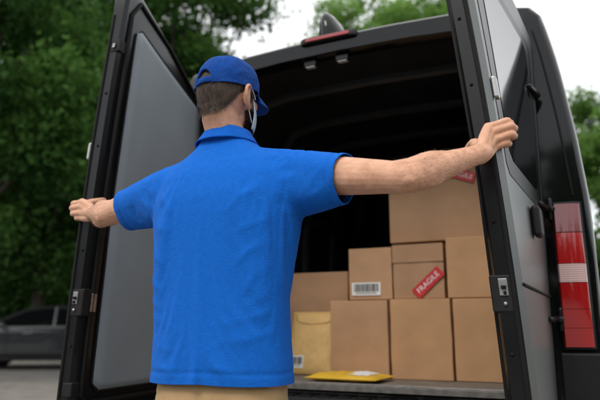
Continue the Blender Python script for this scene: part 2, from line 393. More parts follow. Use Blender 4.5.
for v in bm.verts:
    p = A(*v.co); n_ = A(*v.normal); s = (p-cz(p[2])).dot(aa); z = p[2]; back = sst(-.1, .5, -n_.dot(bb))
    c1 = min([(c_-p).dot(U_) for c_, U_ in ((cR, UR), (cL, UL)) if np.linalg.norm(p-c_) < .13]+[.2])
    cuff.append(c1); hemd.append(min(.2, z-HEM))
    seam.append(min([(p-S_).dot(U_)-.012 for S_, U_ in ((SR, UR), (SL, UL)) if np.linalg.norm(p-S_) < .125 and z > 1.29]+[.2], key=abs))
    pin.append(max(sst(1.465, 1.495, z), 0))
    d = .0025*nz(s*5, z*5, 2+8*back)
    wx, wz = .022*nz(s*8, z*8, 3), .022*nz(s*8, z*8, 9)
    if back > .01:
        for f in FOLDS: d += back*fold(s+wx, z+wz, *f)
    for ap in (apR, apL):
        q = p-ap; r_ = np.linalg.norm(q); th = math.atan2(q[2], abs(q.dot(aa))+.001)
        d += .004*nz(th*3.8, r_*3.5, 11 if ap is apR else 15)*math.exp(-r_/.12)*sst(.01, .06, r_)
    d += -.003*back*math.exp(-(s/.03)**2)*sst(.95, 1.1, z)*sst(1.42, 1.3, z)
    d += .006*back*math.exp(-((abs(s)-.095)/.05)**2-((z-1.33)/.07)**2)
    d += .003*nz(s*4.5, z*15+s*7, 7)*sst(1.05, .92, z)
    new.append(p+n_*d)
for v, q in zip(bm.verts, new): v.co = Vector(q)
bm.to_mesh(sm); bm.free()
for nm, vals in (('cuff', cuff), ('hemd', hemd), ('seam', seam)):
    at = sm.attributes.new(nm, 'FLOAT', 'POINT'); at.data.foreach_set('value', np.array(vals, np.float32))
so_ = bpy.data.objects.new('cloth_tmp', sm); col.objects.link(so_)
vg = so_.vertex_groups.new(name='pin')
for i, w_ in enumerate(pin):
    if w_ > 0: vg.add([i], w_, 'REPLACE')
cm = None
try:
    cb_ = MB(); torso(cb_, -.006, .70)
    for s_, e_, w_, inn in ((SR, ER, WR, SR-aa*.08), (SL, EL, WL, SL+aa*.08)):
        cb_.tube([inn, s_, s_*.5+e_*.5, s_*.18+e_*.82, e_, w_], [.058, .059, .051, .044, .041, .03], 18, k=4)
        cb_.tube([cz(1.435), (cz(1.435)*.5+s_*.5)+UZ*.012, s_+UZ*.010], [.046, .045, .050], 16, k=3)
    cme = remesh(cb_, .012, 4, .5)
    coll = bpy.data.objects.new('collider_tmp', cme); col.objects.link(coll)
    cmod = coll.modifiers.new('c', 'COLLISION'); coll.collision.thickness_outer = .003; coll.collision.cloth_friction = 12
    cl = so_.modifiers.new('cloth', 'CLOTH'); cs = cl.settings
    cs.quality = 6; cs.mass = .2; cs.air_damping = 3; cs.tension_stiffness = 20; cs.compression_stiffness = 20; cs.shear_stiffness = 10; cs.bending_stiffness = 1.6
    cs.tension_damping = 8; cs.compression_damping = 8; cs.shear_damping = 8; cs.bending_damping = 1
    cs.vertex_group_mass = 'pin'; cs.pin_stiffness = 1; cs.shrink_min = -.008
    cl.collision_settings.distance_min = .003; cl.collision_settings.collision_quality = 3; cl.collision_settings.use_self_collision = False
    cl.point_cache.frame_start = 1; cl.point_cache.frame_end = 60
    for f in range(1, 23): S.frame_set(f)
    sd = so_.modifiers.new('sd', 'SMOOTH'); sd.iterations = 1; sd.factor = .4
    ss = so_.modifiers.new('ss', 'SUBSURF'); ss.levels = 1; ss.render_levels = 1
    bpy.context.view_layer.update()
    dg = bpy.context.evaluated_depsgraph_get()
    cm = bpy.data.meshes.new_from_object(so_.evaluated_get(dg))
    bpy.data.objects.remove(coll)
except Exception as ex:
    print('CLOTH FAILED', ex)
if cm is None: cm = sm.copy()
bpy.data.objects.remove(so_)
S.frame_set(1)
P_ = np.empty(len(cm.vertices)*3); cm.vertices.foreach_get('co', P_); P_ = P_.reshape(-1, 3)
N_ = np.array([v.normal[:] for v in cm.vertices])
def att(nm):
    a = np.empty(len(P_), np.float32); cm.attributes[nm].data.foreach_get('value', a); return a.astype(float)
cu_, he_, se_ = att('cuff'), att('hemd'), att('seam')
D_ = np.where(cu_ < .02, .0010, 0)-.0024*np.exp(-((cu_-.022)/.005)**2)-.0020*np.exp(-((he_-.027)/.005)**2)-.0028*np.exp(-(se_/.005)**2)
P_ = P_+N_*D_[:, None]-PR
cm.vertices.foreach_set('co', P_.ravel()); cm.update()
shirt = link('polo_shirt', cm, M['shirt'], per, sharp=0, solid=.0022)
NC = cz(1.526)
def cring(prof, a0, a1, n):
    rows = []
    for a in np.linspace(a0, a1, n):
        dr = aa*math.cos(a)*1.0+bb*math.sin(a)*.97
        fr = sst(.2, 1, math.sin(a)); row = []
        for r, z in prof:
            wob = .0018*nz(math.cos(a)*2, math.sin(a)*2, z*30)
            row.append(NC+dr*(r+wob)+UZ*(z-.022*fr-.0036*math.sin(a)+.002*nz(math.cos(a)*2.2, math.sin(a)*2.2, 5)))
        rows.append(row)
    return MB().grid(rows)
obj('collar', cring([(.060, -.024), (.0595, -.004), (.0595, .003), (.0618, .0090), (.0658, .0070), (.072, -.004), (.079, -.015), (.0865, -.0265), (.0915, -.0325)], R(105), R(435), 72), M['collar'], shirt, off=PR, solid=.0026, sharp=0)
# trousers
tr = MB()
tr.loft([tring(z, w, d_) for z, w, d_ in ((.74, .174, .113), (.80, .180, .116), (.85, .173, .108), (.92, .156, .096), (1.0, .146, .088))])
for i, sx in enumerate((-1, 1)):
    hip = cz(.82)+aa*sx*.084; kn = cz(.5)+aa*sx*.112; an = cz(.09)+aa*sx*.128-bb*.005
    tr.tube([hip, hip*.6+kn*.4, kn, kn*.5+an*.5, an], [.094, .094, .079, .07, .068], 24, rnd=False, k=4)
tm = remesh(tr, .008, 5, .5)
for v in tm.vertices:
    p = A(*v.co); n_ = A(*v.normal); d = (.006*nz(p[0]*9, p[1]*9, p[2]*14)+.004*nz(p[0]*5, p[1]*5, p[2]*30))*(1 if p[2] < .84 else .3)
    v.co = Vector(p+n_*d-PR)
trs = link('trousers', tm, M['khaki'], per, sharp=0)
for i, an in enumerate(feet):
    rings = []
    for y, w, zt in ((-.085, .025, .07), (-.07, .036, .10), (-.02, .04, .11), (.04, .042, .095), (.10, .05, .065), (.15, .047, .05), (.185, .028, .035)):
        c_ = A(an[0], an[1], 0)+bb*y
        rings.append([c_+aa*w*math.cos(t)+UZ*(zt*.5+.004+zt*.5*math.copysign(abs(math.sin(t))**.7, math.sin(t))) for t in np.linspace(0, 2*math.pi, 20, endpoint=False)])
    obj('shoe', MB().loft(rings), M['shoe'], per, off=PR)
# hair
def scalp(ph, z, off):
    k = math.sqrt(max(.05, 1-(z/.106)**2)); x = .0765*k*math.sin(ph); y = -.0965*k*math.cos(ph)
    if z < -.02:
        xn, yn = .0600*math.sin(ph), -.020-.0600*math.cos(ph)
        if yn < y and math.cos(ph) > 0: y = yn
        if abs(xn) > abs(x): x = xn
    l = math.hypot(x, y); return A(x*(1+off/l), y*(1+off/l), z)
def hairline(ph):
    q = abs(ph)
    return np.interp(q, [0, .5, .9, 1.2, 1.45, 1.6, 1.75, 1.95, 2.1], [-.090, -.089, -.075, -.050, -.015, .004, -.035, -.03, .01])
hb = MB(); rows = []
for ph in np.linspace(-2.1, 2.1, 90):
    zb = hairline(ph); rows.append([H(scalp(ph, z, .0045*sst(zb-.002, zb+.03, z)-.0035+.0030*sst(zb, zb+.012, z)+.0010*nz(ph*30, z*300, 1))) for z in np.linspace(zb, .065, 26)])
hb.grid(rows)
for i in range(13000):
    ph = rng.uniform(-2.1, 2.1); zb = hairline(ph)-.016*rng.random()**2; z = zb+(.06-zb)*rng.random()**1.5
    L = .003+.011*sst(zb, zb+.06, z)
    r0 = scalp(ph, z, .002); dr = scalp(ph, z-.01, .002+.0030)-r0; dr /= np.linalg.norm(dr)
    dr = dr+rng.normal(size=3)*.22; tip = r0+dr*L
    sd = A(math.cos(ph), math.sin(ph), 0)*.0005
    hb.add([H(r0-sd), H(r0+sd), H(tip)], [(0, 1, 2)])
obj('hair', hb, M['hair'], per, off=PR, recalc=False, sharp=0)
brd = MB()
for i in range(6500):
    sx = rng.choice([-1, 1]); t = rng.random(); z = -.022-.096*t+rng.normal()*.005
    y = .008+.055*rng.random()+.03*t
    k = math.sqrt(max(.02, 1-((z+.058)/.069)**2)); x = .0575*k*math.sqrt(max(.02, 1-((y-.028)/.066)**2)) if z < -.02 else .06
    x = max(x, .03)+.001; r0 = A(sx*x, y, z); tip = r0+A(sx*.005, .001, -.009)+rng.normal(size=3)*.002
    brd.add([H(r0-A(0, .0009, 0)), H(r0+A(0, .0009, 0)), H(tip)], [(0, 1, 2)])
obj('beard', brd, M['hair'], per, off=PR, recalc=False, sharp=0)
# face mask
rows = []
for z in np.linspace(-.108, -.004, 14):
    row = []
    for ph in np.linspace(R(-72), R(72), 27):
        t = (z+.108)/.104; b_ = math.sin(math.pi*min(1, .15+.8*t))
        row.append(H((.076*math.sin(ph)*(.86+.14*b_), .020+.083*math.cos(ph)*(.88+.12*b_)+.022*math.cos(ph)**6*b_, z+.0015*math.sin(t*40))))
    rows.append(row)
mk = obj('face_mask', MB().grid(rows), M['mask'], per, off=PR, solid=.0015, sharp=0)
for sx in (-1, 1):
    obj('ear_loop', MB().tube([H((sx*.070, .050, -.014)), H((sx*.079, .025, .0)), H((sx*.086, -.002, .006)), H((sx*.086, -.016, -.012)), H((sx*.084, -.014, -.04)), H((sx*.078, .012, -.062)), H((sx*.065, .045, -.088))], .0014, 6, k=5), M['loop'], mk, off=PR)
# cap
NPH = 240; TT = np.r_[np.linspace(0, .42, 30), np.linspace(.45, .9, 16), .93, .96, .98, .995]
def capp(ph, t, off=0):
    rim = .012*math.cos(ph)+.002
    r = (1-t**2.5)**(1/2.2) if t < 1 else 0
    seam_ = sum(math.exp(-((math.atan2(math.sin(ph-a), math.cos(ph-a)))*max(r, .05)/.03)**2) for a in [R(30+60*i) for i in range(6)])
    pf = .003*math.sin(3*(ph-R(30)))**2
    wr = .003*nz(math.sin(ph)*3, math.cos(ph)*3, t*4)+.0012*nz(math.sin(ph)*9, math.cos(ph)*9, t*9)
    x = (.0825+off+pf+wr-.0018*seam_)*r*math.sin(ph); y = (.1035+off+pf+wr-.0018*seam_)*r*math.cos(ph)
    return A(x, y+.002, rim+(.112-.006*math.cos(ph))*t)
mb = MB()
P = [[H(capp(ph, t)) for ph in np.linspace(-math.pi, math.pi, NPH, endpoint=False)] for t in TT]
nP = NPH; vs = [p for r in P for p in r]; fs = []
for i in range(len(TT)-1):
    for j in range(nP):
        k_ = (j+1) % nP; ph = -math.pi+2*math.pi*(j+.5)/nP; q = math.pi-abs(ph); zt = TT[i]*.112
        if (q*.1/.036)**2+(zt/.043)**2 < 1: continue
        fs.append((i*nP+j, i*nP+k_, (i+1)*nP+k_, (i+1)*nP+j))
b0 = (len(TT)-1)*nP; fs.append(tuple(range(b0, b0+nP)))
mb.add(vs, fs)
cap = obj('cap', mb, M['cap'], per, off=PR, recalc=False, solid=.002, sharp=0)
rows = []
for s in np.linspace(0, 1, 10):
    row = []
    for ph in np.linspace(R(-62), R(62), 33):
        q = capp(ph, .0); ln = .072*(max(0, math.cos(ph*1.42)))**.6
        row.append(H(A(q[0]*(1+.10*s), q[1]+ln*s, q[2]-.002-.010*s*s-.022*(ph/R(62))**2*s)))
    rows.append(row)
obj('brim', MB().grid(rows), M['cap'], cap, off=PR, solid=.003, sharp=0)
obj('button', MB().ellipsoid((0, .002, .114), (.008, .008, .004), H, 14, 8), M['cap'], cap, off=PR)
rows = [[H(capp(ph, t, .0015)) for t in np.linspace(.0, .15, 4)] for ph in np.linspace(math.pi-.45, math.pi+.45, 16)]
obj('strap', MB().grid(rows), M['cap'], cap, off=PR, solid=.002, sharp=0)
obj('opening_trim', MB().tube([H(capp(math.pi+.36*math.sin(q), .384*math.cos(q), .001)) for q in np.linspace(-R(89), R(89), 27)], .0035, 8), M['cap'], cap, off=PR)

# ------------------------------------------------------------------ setting
def sheet(name, x0, x1, y0, y1, z, m, nx=2, ny=2):
    mb = MB(); mb.grid([[A(x, y, z) for x in np.linspace(x0, x1, nx)] for y in np.linspace(y0, y1, ny)])
    return tag(obj(name, mb, m), kind='structure')
sheet('ground', -400, 400, -60, 700, -.06, M['grass'])
sheet('road', -60, 60, -30, 17.2, 0, M['asphalt'])
k = MB()
for i in range(60):
    k.box((-60+i*2, 17.2, -.05), (-60+i*2+1.985, 17.36, .12))
tag(obj('kerb', k, M['kerb'], bevel=.015), kind='structure')
sheet('pavement', -60, 60, 17.36, 19.2, .11, M['paving'])

# ------------------------------------------------------------------ trees
def leaves_mesh(name, clumps, n, size, m, parent, shell=.5, kind=None):
    w = np.array([c[3]**2 for c in clumps]); w /= w.sum()
    idx = rng.choice(len(clumps), n, p=w)
    C = np.array([c[:3] for c in clumps])[idx]; Rr = np.array([c[3] for c in clumps])[idx]
    tone = np.array([c[4] for c in clumps])[idx]
    d = rng.normal(size=(n, 3)); d /= np.linalg.norm(d, axis=1)[:, None]
    rad = Rr*(shell+(1-shell)*rng.random(n)**.7)*(1+.25*rng.normal(size=n))
    P = C+d*rad[:, None]*A(1, 1, .8)
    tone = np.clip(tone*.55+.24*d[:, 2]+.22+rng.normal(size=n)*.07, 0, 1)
    a = rng.normal(size=(n, 3)); a[:, 2] -= .5; a /= np.linalg.norm(a, axis=1)[:, None]
    nrm = d*.6+rng.normal(size=(n, 3))*.6+A(0, 0, .5)
    s = np.cross(a, nrm); s /= (np.linalg.norm(s, axis=1)[:, None]+1e-9)
    L = (size*(.6+.8*rng.random(n)))[:, None]
    V = np.stack([P-a*L*.5, P+s*L*.32, P+a*L*.5, P-s*L*.32], 1).reshape(-1, 3)
    me = bpy.data.meshes.new(name)
    me.vertices.add(4*n); me.vertices.foreach_set('co', V.astype(np.float32).ravel())
    me.loops.add(4*n); me.loops.foreach_set('vertex_index', np.arange(4*n, dtype=np.int32))
    me.polygons.add(n); me.polygons.foreach_set('loop_start', np.arange(0, 4*n, 4, dtype=np.int32))
    me.update(calc_edges=True)
    at = me.attributes.new('tone', 'FLOAT', 'POINT'); at.data.foreach_set('value', np.repeat(tone, 4).astype(np.float32))
    me.materials.append(m)
    o = bpy.data.objects.new(name, me); col.objects.link(o); o.parent = parent
    if kind: o['kind'] = kind
    return o
def tree(name, label, loc, tr, cz_, rad, nclump, n, size, m, fork, group=None, sd=1):
    global rng
    rng = np.random.default_rng(sd)
    root = empty(name, (loc[0], loc[1], -.06)); tag(root, label, 'tree', group)
    clumps = []
    for i in range(nclump):
        d = rng.normal(size=3); d /= np.linalg.norm(d); r = .35+.6*rng.random()**.6
        c = A(0, 0, cz_)+d*np.array(rad)*r
        clumps.append((*c, (.13+.13*rng.random())*sum(rad)/1.6*.62, rng.random()))
    mb = MB()
    path = [A(0, 0, 0), A(.05, 0, fork*.4), A(-.04, .05, fork*.8), A(.06, .0, fork*1.2), A(0, 0, cz_+rad[2]*.4)]
    mb.tube(path, [tr*1.35, tr, tr*.9, tr*.75, tr*.2], 14, k=4)
    for i in range(0, nclump, 2):
        c = A(*clumps[i][:3]); z0 = fork*(.75+.6*rng.random()); s = A(0, 0, min(z0, c[2]))
        mid = s*.5+c*.5+A(0, 0, .25*rng.normal())
        mb.tube([s, mid, c], [tr*.38, tr*.2, tr*.06], 7, k=3)
    obj('trunk', mb, M['bark'], root)
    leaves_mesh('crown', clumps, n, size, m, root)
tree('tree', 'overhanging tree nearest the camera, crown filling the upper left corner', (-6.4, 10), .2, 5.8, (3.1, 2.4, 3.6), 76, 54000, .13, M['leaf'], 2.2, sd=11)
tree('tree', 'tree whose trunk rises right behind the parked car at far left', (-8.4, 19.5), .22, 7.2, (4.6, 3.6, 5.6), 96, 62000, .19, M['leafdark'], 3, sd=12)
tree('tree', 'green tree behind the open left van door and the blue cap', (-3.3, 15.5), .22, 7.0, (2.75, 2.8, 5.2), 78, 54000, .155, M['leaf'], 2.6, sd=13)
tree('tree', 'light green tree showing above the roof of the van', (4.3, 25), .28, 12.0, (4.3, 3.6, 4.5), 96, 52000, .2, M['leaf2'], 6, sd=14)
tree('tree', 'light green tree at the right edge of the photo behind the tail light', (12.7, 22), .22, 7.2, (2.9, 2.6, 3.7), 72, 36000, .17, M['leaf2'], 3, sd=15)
hd = empty('hedge', (-4, 22.5, 0)); tag(hd, 'tall dense hedge running behind the parked car and trunks', 'hedge')
cl = [(x, rng.normal()*.25, .7+rng.random()*2.8, .85, rng.random()*.55) for x in np.repeat(np.arange(-14, 30, .42), 2)]
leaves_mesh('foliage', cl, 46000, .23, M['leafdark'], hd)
hd2 = empty('wood', (-10, 34, 0)); tag(hd2, 'far wood behind the parking area, plus unseen clumps added behind the camera for dark reflections', 'wood', kind='stuff')
cl = [(x, rng.normal()*2, 1.2+rng.random()*(16 if x < 6 else 4.5), 1.8, rng.random()*.6) for x in np.repeat(np.arange(-26, 46, .55), 3)]
leaves_mesh('foliage', cl, 60000, .62, M['leafdark'], hd2, kind='stuff')
cl = [(x+10, -54+rng.normal()*2+.012*x*x, .5+rng.random()*5.5, 2.0, rng.random()*.5) for x in np.repeat(np.arange(-34, 36, 1.0), 4)]  # unseen clumps behind the camera, added to darken reflections in the van paint
leaves_mesh('foliage', cl, 12000, 1.0, M['leafdark'], hd2, kind='stuff')

# ------------------------------------------------------------------ parked car (front towards -x)
car = empty('parked_car', (-6.15, 15.0, 0), R(4)); tag(car, 'dark grey parked saloon car partly hidden by the open left van door', 'car')
def rr(x, hw, z0, z1, r=.12, n=6):
    o = []
    for cx, cz_, a0 in ((hw-r, z1-r, 0), (-(hw-r), z1-r, 90), (-(hw-r), z0+r, 180), (hw-r, z0+r, 270)):
        for i in range(n+1):
            a = R(a0+90*i/n); o.append(A(x, cx+r*math.cos(a), cz_+r*math.sin(a)))
    return o
sect = catmull([A(*q) for q in [(-2.3, .56, .36, .60), (-2.22, .76, .26, .72), (-1.9, .87, .2, .83), (-1.2, .9, .2, .93), (-.7, .9, .2, .96), (.6, .9, .2, .98), (1.5, .89, .2, .99), (2.05, .84, .25, .98), (2.25, .70, .35, .90)]], 3)
cb = obj('body', MB().loft([rr(*q) for q in sect]), M['carpaint'], car)
XS = np.linspace(-1.15, 1.95, 22)
roofz = lambda x: np.interp(x, *zip(*[(q[0], q[1]) for q in catmull([A(-1.15, .94), A(-.75, 1.16), (-.3, 1.36), (.2, 1.435), (.7, 1.42), (1.15, 1.33), (1.6, 1.13), (1.95, .99)], 6)]))
htop = lambda z: .84-.20*max(0, (z-.94)/.5)
rings = []
for x in XS:
    z = roofz(x); hb_ = .83; ht = htop(z)
    rings.append([A(x, hb_, .90), A(x, hb_*.5+ht*.5+.01, .9+(z-.92)*.55), A(x, ht, z-.025), A(x, ht*.85, z), A(x, 0, z+.02), A(x, -ht*.85, z), A(x, -ht, z-.025), A(x, -hb_*.5-ht*.5-.01, .9+(z-.92)*.55), A(x, -hb_, .90)])
obj('window_glass', MB().loft(rings), M['glass'], car)
obj('roof', MB().grid([[A(x, y*htop(roofz(x)), roofz(x)+.03-.045*abs(y)**3) for y in np.linspace(-1, 1, 11)] for x in np.linspace(-.42, 1.25, 12)]), M['carpaint'], car, solid=.025)
for sgn in (-1, 1):
    for pth in ([(x, htop(roofz(x))+.004, roofz(x)-.02) for x in np.linspace(-1.1, 1.9, 16)], [(.4, .84, .95), (.38, .65, 1.4)], [(1.15, .84, .95), (1.05, .67, 1.34)]):
        obj('pillar', MB().tube([A(x, y*sgn, z) for x, y, z in pth], .032, 8), M['carpaint'], car)
    obj('window_trim', MB().tube([A(-1.05, .875*sgn, .95), A(.4, .885*sgn, .965), A(1.8, .865*sgn, 1.0)], .014, 6), M['alu'], car)
    obj('sill_strip', MB().tube([A(-1.0, .905*sgn, .33), A(.9, .905*sgn, .33)], .03, 6), M['rubber'], car)
    for gx in (-.62, .38, 1.12):
        obj('door_gap', MB().box((gx-.008, min(.896*sgn, .903*sgn), .36), (gx+.008, max(.896*sgn, .903*sgn), .9)), M['ink'], car)
    obj('headlight', MB().ellipsoid((-2.08, .6*sgn, .66), (.16, .18, .07)), M['lamp'], car)
    obj('tail_lamp', MB().ellipsoid((2.12, .62*sgn, .82), (.12, .18, .07)), M['red'], car)
    obj('side_mirror', MB().ellipsoid((-.72, .98*sgn, 1.0), (.08, .1, .07)), M['carpaint'], car)
    for h in (-.25, .75): obj('door_handle', MB().tube([A(h, .905*sgn, .82), A(h+.18, .905*sgn, .83)], .015, 6), M['steel'], car)
    for wx in (-1.42, 1.35):
        obj('wheel_well', MB().lathe([(.01, .905), (.37, .905), (.37, .80), (.01, .80)], 32, lambda p, wx=wx, sgn=sgn: A(wx+p[0], sgn*(p[2]), .34+p[1])), M['ink'], car)
        f = lambda p, wx=wx, sgn=sgn: A(wx+p[0], sgn*(.82+p[2]), .32+p[1])
        w = obj('wheel', MB().lathe([(.2, -.1), (.3, -.1), (.32, -.07), (.32, .07), (.3, .105), (.22, .11), (.2, .09)], 32, f), M['tyre'], car)
        obj('rim', MB().lathe([(.01, .085), (.06, .105), (.08, .08), (.19, .1), (.215, .112), (.215, .06), (.01, .06)], 32, f), M['alu'], w)

# ------------------------------------------------------------------ delivery van; van space: x right along the rear, y forward into the van
van = empty('delivery_van', tuple(VL), VY); tag(van, 'glossy black delivery van with both rear doors open showing stacked parcels', 'van')
def seg(pts, n):
    P = np.array(pts, float); d = np.r_[0, np.cumsum(np.linalg.norm(np.diff(P, axis=0), axis=1))]
    t = np.linspace(0, d[-1], n); return np.c_[np.interp(t, d, P[:, 0]), np.interp(t, d, P[:, 1])]
def profile(bot, side, top, nb=8, ns=26, ntp=18):
    h = np.vstack([seg(bot, nb)[:-1], seg(side, ns)[:-1], seg(top, ntp)])
    full = np.vstack([h, (h*A(-1, 1))[::-1][1:-1]]); return full
outer_side = [(.93, .42), (.96, .6), (.972, .9), (.97, 1.2), (.965, 1.45), (.943, 1.7), (.910, 1.95), (.892, 2.06), (.868, 2.17)]
ZT = 2.325
outer_top = [(.868, 2.17), (.856, 2.222), (.815, 2.272), (.5, 2.312), (.25, 2.322), (0, ZT)]
OUT = profile([(0, .42), (.93, .42)], outer_side, outer_top)
INN = profile([(0, .735), (.75, .735)], [(.75, .735), (.75, 1.6), (.735, 1.95), (.715, 2.09)], [(.715, 2.09), (.68, 2.160), (.6, 2.205), (.3, 2.224), (0, 2.229)])
LIN = profile([(0, .74), (.85, .74)], [(.85, .74), (.85, 1.6), (.80, 2.0), (.76, 2.12)], [(.76, 2.12), (.7, 2.22), (.5, 2.262), (0, 2.274)])
def ringv(prof, y, sc=1, c0=1.35): return [A(x*sc, y, c0+(z-c0)*sc) for x, z in prof]
def cabring(y, ztop, hwf, zb=.42):
    o = []
    for x, z in OUT: o.append(A(x*hwf, y, zb+(z-.42)*(ztop-zb)/(ZT-.42)))
    return o
mb = MB()
mb.loft([ringv(LIN, .075), ringv(INN, .07), ringv(INN, .012), ringv(INN, 0, 1.008), ringv(OUT, 0, .978), ringv(OUT, .01, .99), ringv(OUT, .04, 1), ringv(OUT, 3.7, 1), cabring(4.1, 2.2, .99), cabring(4.45, 1.9, .97), cabring(4.75, 1.42, .95), cabring(5.2, 1.25, .9), cabring(5.45, 1.0, .78)], cap=False)
n = len(OUT); mb.f.append(tuple(range(12*n, 13*n)))
obj('body', mb, M['paint'], van, recalc=False, sharp=35)
obj('windscreen', MB().grid([[A(x*(.82-.1*t), 4.735-.62*t, 1.5+.62*t+.02) for x in np.linspace(-1, 1, 5)] for t in np.linspace(0, 1, 5)]), M['glass'], van, solid=.01)
for sg in (-1, 1):
    obj('cab_window', MB().grid([[A(sg*(.975-.06*t), 3.2+1.1*s*(1-.35*t), 1.42+.5*t) for s in np.linspace(0, 1, 5)] for t in np.linspace(0, 1, 5)]), M['glass'], van, solid=.01)
    for wy in (1.0, 4.35):
        f = lambda p, wy=wy, sg=sg: A(sg*(.855+p[2]), wy+p[0], .35+p[1])
        w = obj('wheel', MB().lathe([(.2, -.12), (.33, -.12), (.35, -.08), (.35, .08), (.33, .118), (.24, .12), (.2, .1)], 32, f), M['tyre'], van)
        obj('rim', MB().lathe([(.01, .1), (.07, .12), (.09, .09), (.2, .11), (.235, .124), (.235, .06), (.01, .06)], 32, f), M['alu'], w)
mb = MB(); mb.loft([ringv(LIN, .08), ringv(LIN, 2.9)], cap=False); n = len(LIN); mb.f.append(tuple(range(n, 2*n)))
obj('cargo_lining', mb, M['lining'], van, recalc=False)
for y in (.45, .95, 1.45, 1.95, 2.5):
    half = [A(p[0]*.985, y, 1.2+(p[1]-1.2)*.985) for p in LIN[8:-8]]
    obj('ceiling_rib', MB().tube(half, .026, 6), M['rib'], van)
for sg in (-1, 1):
    for z in (1.25, 1.7):
        obj('lashing_rail', MB().box((min(sg*.80, sg*.835), .15, z), (max(sg*.80, sg*.835), 2.85, z+.06)), M['rib'], van, bevel=.006)
obj('wheel_arch', MB().box((.6, .75, .75), (.86, 1.6, 1.05)), M['lining'], van, bevel=.04)
obj('wheel_arch', MB().box((-.86, .75, .75), (-.6, 1.6, 1.05)), M['lining'], van, bevel=.04)
obj('cargo_floor', MB().box((-.845, .075, .742), (.845, 2.89, .757)), M['floor'], van)
mb = MB().box((-.735, -.004, .737), (.735, .074, .7615))
for y in (.012, .03, .048): mb.box((-.73, y, .7617), (.73, y+.008, .765))
obj('sill_trim', mb, M['sill'], van, bevel=.002)
BP = profile([(0, .38), (.88, .38)], [(.88, .38), (.94, .42), (.958, .6), (.943, .69)], [(.943, .69), (.92, .705), (.5, .712), (0, .715)], 8, 10, 10)
mb = MB(); mb.loft([[A(p[0]*.97, y, .54+(p[1]-.54)*s) for p in BP] for y, s in ((-.075, .86), (-.085, .9))]+[[A(p[0], y, p[1]) for p in BP] for y in (-.065, .06)])
bmp = obj('rear_bumper', mb, M['plastic'], van)
mb = MB()
for i in range(15):
    mb.box((-.6+i*.083, -.058, .7135), (-.6+i*.083+.055, -.015, .719))
obj('step_tread', mb, M['rubber'], bmp)
def hwz(z): return np.interp(z, [p[1] for p in outer_side], [p[0] for p in outer_side])
for sg in (-1, 1):
    def lens(z0, z1, inset, out, w0=.832, nr=7):
        mb = MB(); rings = []
        for z in np.linspace(z0, z1, nr):
            h = hwz(z)-.034-inset; bl = .018*math.sin(math.pi*(z-.90)/(1.46-.90)); wi = w0+inset
            pts = [A(sg*wi, .0, z), A(sg*wi, -out*.6-bl, z)]
            for q in np.linspace(0, 1, 9):
                pts.append(A(sg*(wi+.006+(h+.004-wi-.006)*math.sin(q*math.pi/2)**.9), -out-bl+(out+bl+.004)*(1-math.cos(q*math.pi/2))**1.3, z))
            pts.append(A(sg*(h+.004), .02, z)); rings.append(pts)
        mb.loft(rings); return mb
    tl = obj('tail_light', lens(.915, 1.445, 0, .018), M['plastic'], van, bevel=.004)
    for z0, z1, mk_ in ((.925, .990, 'red'), (.9915, 1.055, 'red'), (1.0565, 1.148, 'red'), (1.150, 1.215, 'clear'), (1.217, 1.328, 'red'), (1.331, 1.436, 'darkred')):
        obj('lens', lens(z0, z1, .004, .026, nr=7), M[mk_], tl, sharp=60)
    obj('corner_guard', MB().loft([[A(sg*.82, .0, z), A(sg*.82, -.03, z), A(sg*(hwz(z)-.02), -.035, z), A(sg*(hwz(z)+.004), .0, z), A(sg*(hwz(z)+.004), .08, z)] for z in (.70, .78, .86, .905)]), M['plastic'], van, bevel=.008)
    obj('body_seam', MB().tube([A(sg*(hwz(z)-.055), -.0015, z) for z in (1.47, 1.6, 1.75, 1.9, 2.05, 2.15)], .004, 6, k=2), M['rubber'], van)
BX = -.055
bl = obj('brake_light', MB().loft([[A(BX-.14, y, z), A(BX-.12, y-.012, z), A(BX+.12, y-.012, z), A(BX+.14, y, z), A(BX+.13, .07, z), A(BX-.13, .07, z)] for z, y in ((2.288, -.008), (2.30, -.011), (2.320, -.004))]), M['plastic'], van, bevel=.003)
obj('lens', MB().box((BX-.108, -.028, 2.293), (BX+.108, -.019, 2.310)), M['red'], bl, bevel=.003)
rings = []
for z, wl, wr, y0, y1 in ((0, .070, .070, -.02, .26), (.04, .068, .064, -.026, .24), (.08, .064, .050, -.022, .215), (.12, .058, .030, -.010, .185), (.148, .048, .010, .010, .15), (.165, .038, -.010, .035, .115), (.169, .030, -.020, .05, .10)):
    c_ = (wr-wl)/2; hw_ = (wr+wl)/2; yc, hy_ = (y0+y1)/2, (y1-y0)/2
    rings.append([A(BX-.018+c_+hw_*math.cos(t), .03+yc+hy_*math.sin(t), 2.312+z) for t in np.linspace(0, 2*math.pi, 24, endpoint=False)])
cam_h = obj('roof_antenna', MB().loft(rings), M['paint'], van, sharp=60)
for u in (-.16, .0):
    l = obj('header_lamp', MB().box((u-.03, .018, 2.194), (u+.03, .05, 2.219)), M['plastic'], van, bevel=.004)
    obj('lens', MB().box((u-.022, .022, 2.190), (u+.022, .046, 2.1935)), M['lamp'], l)

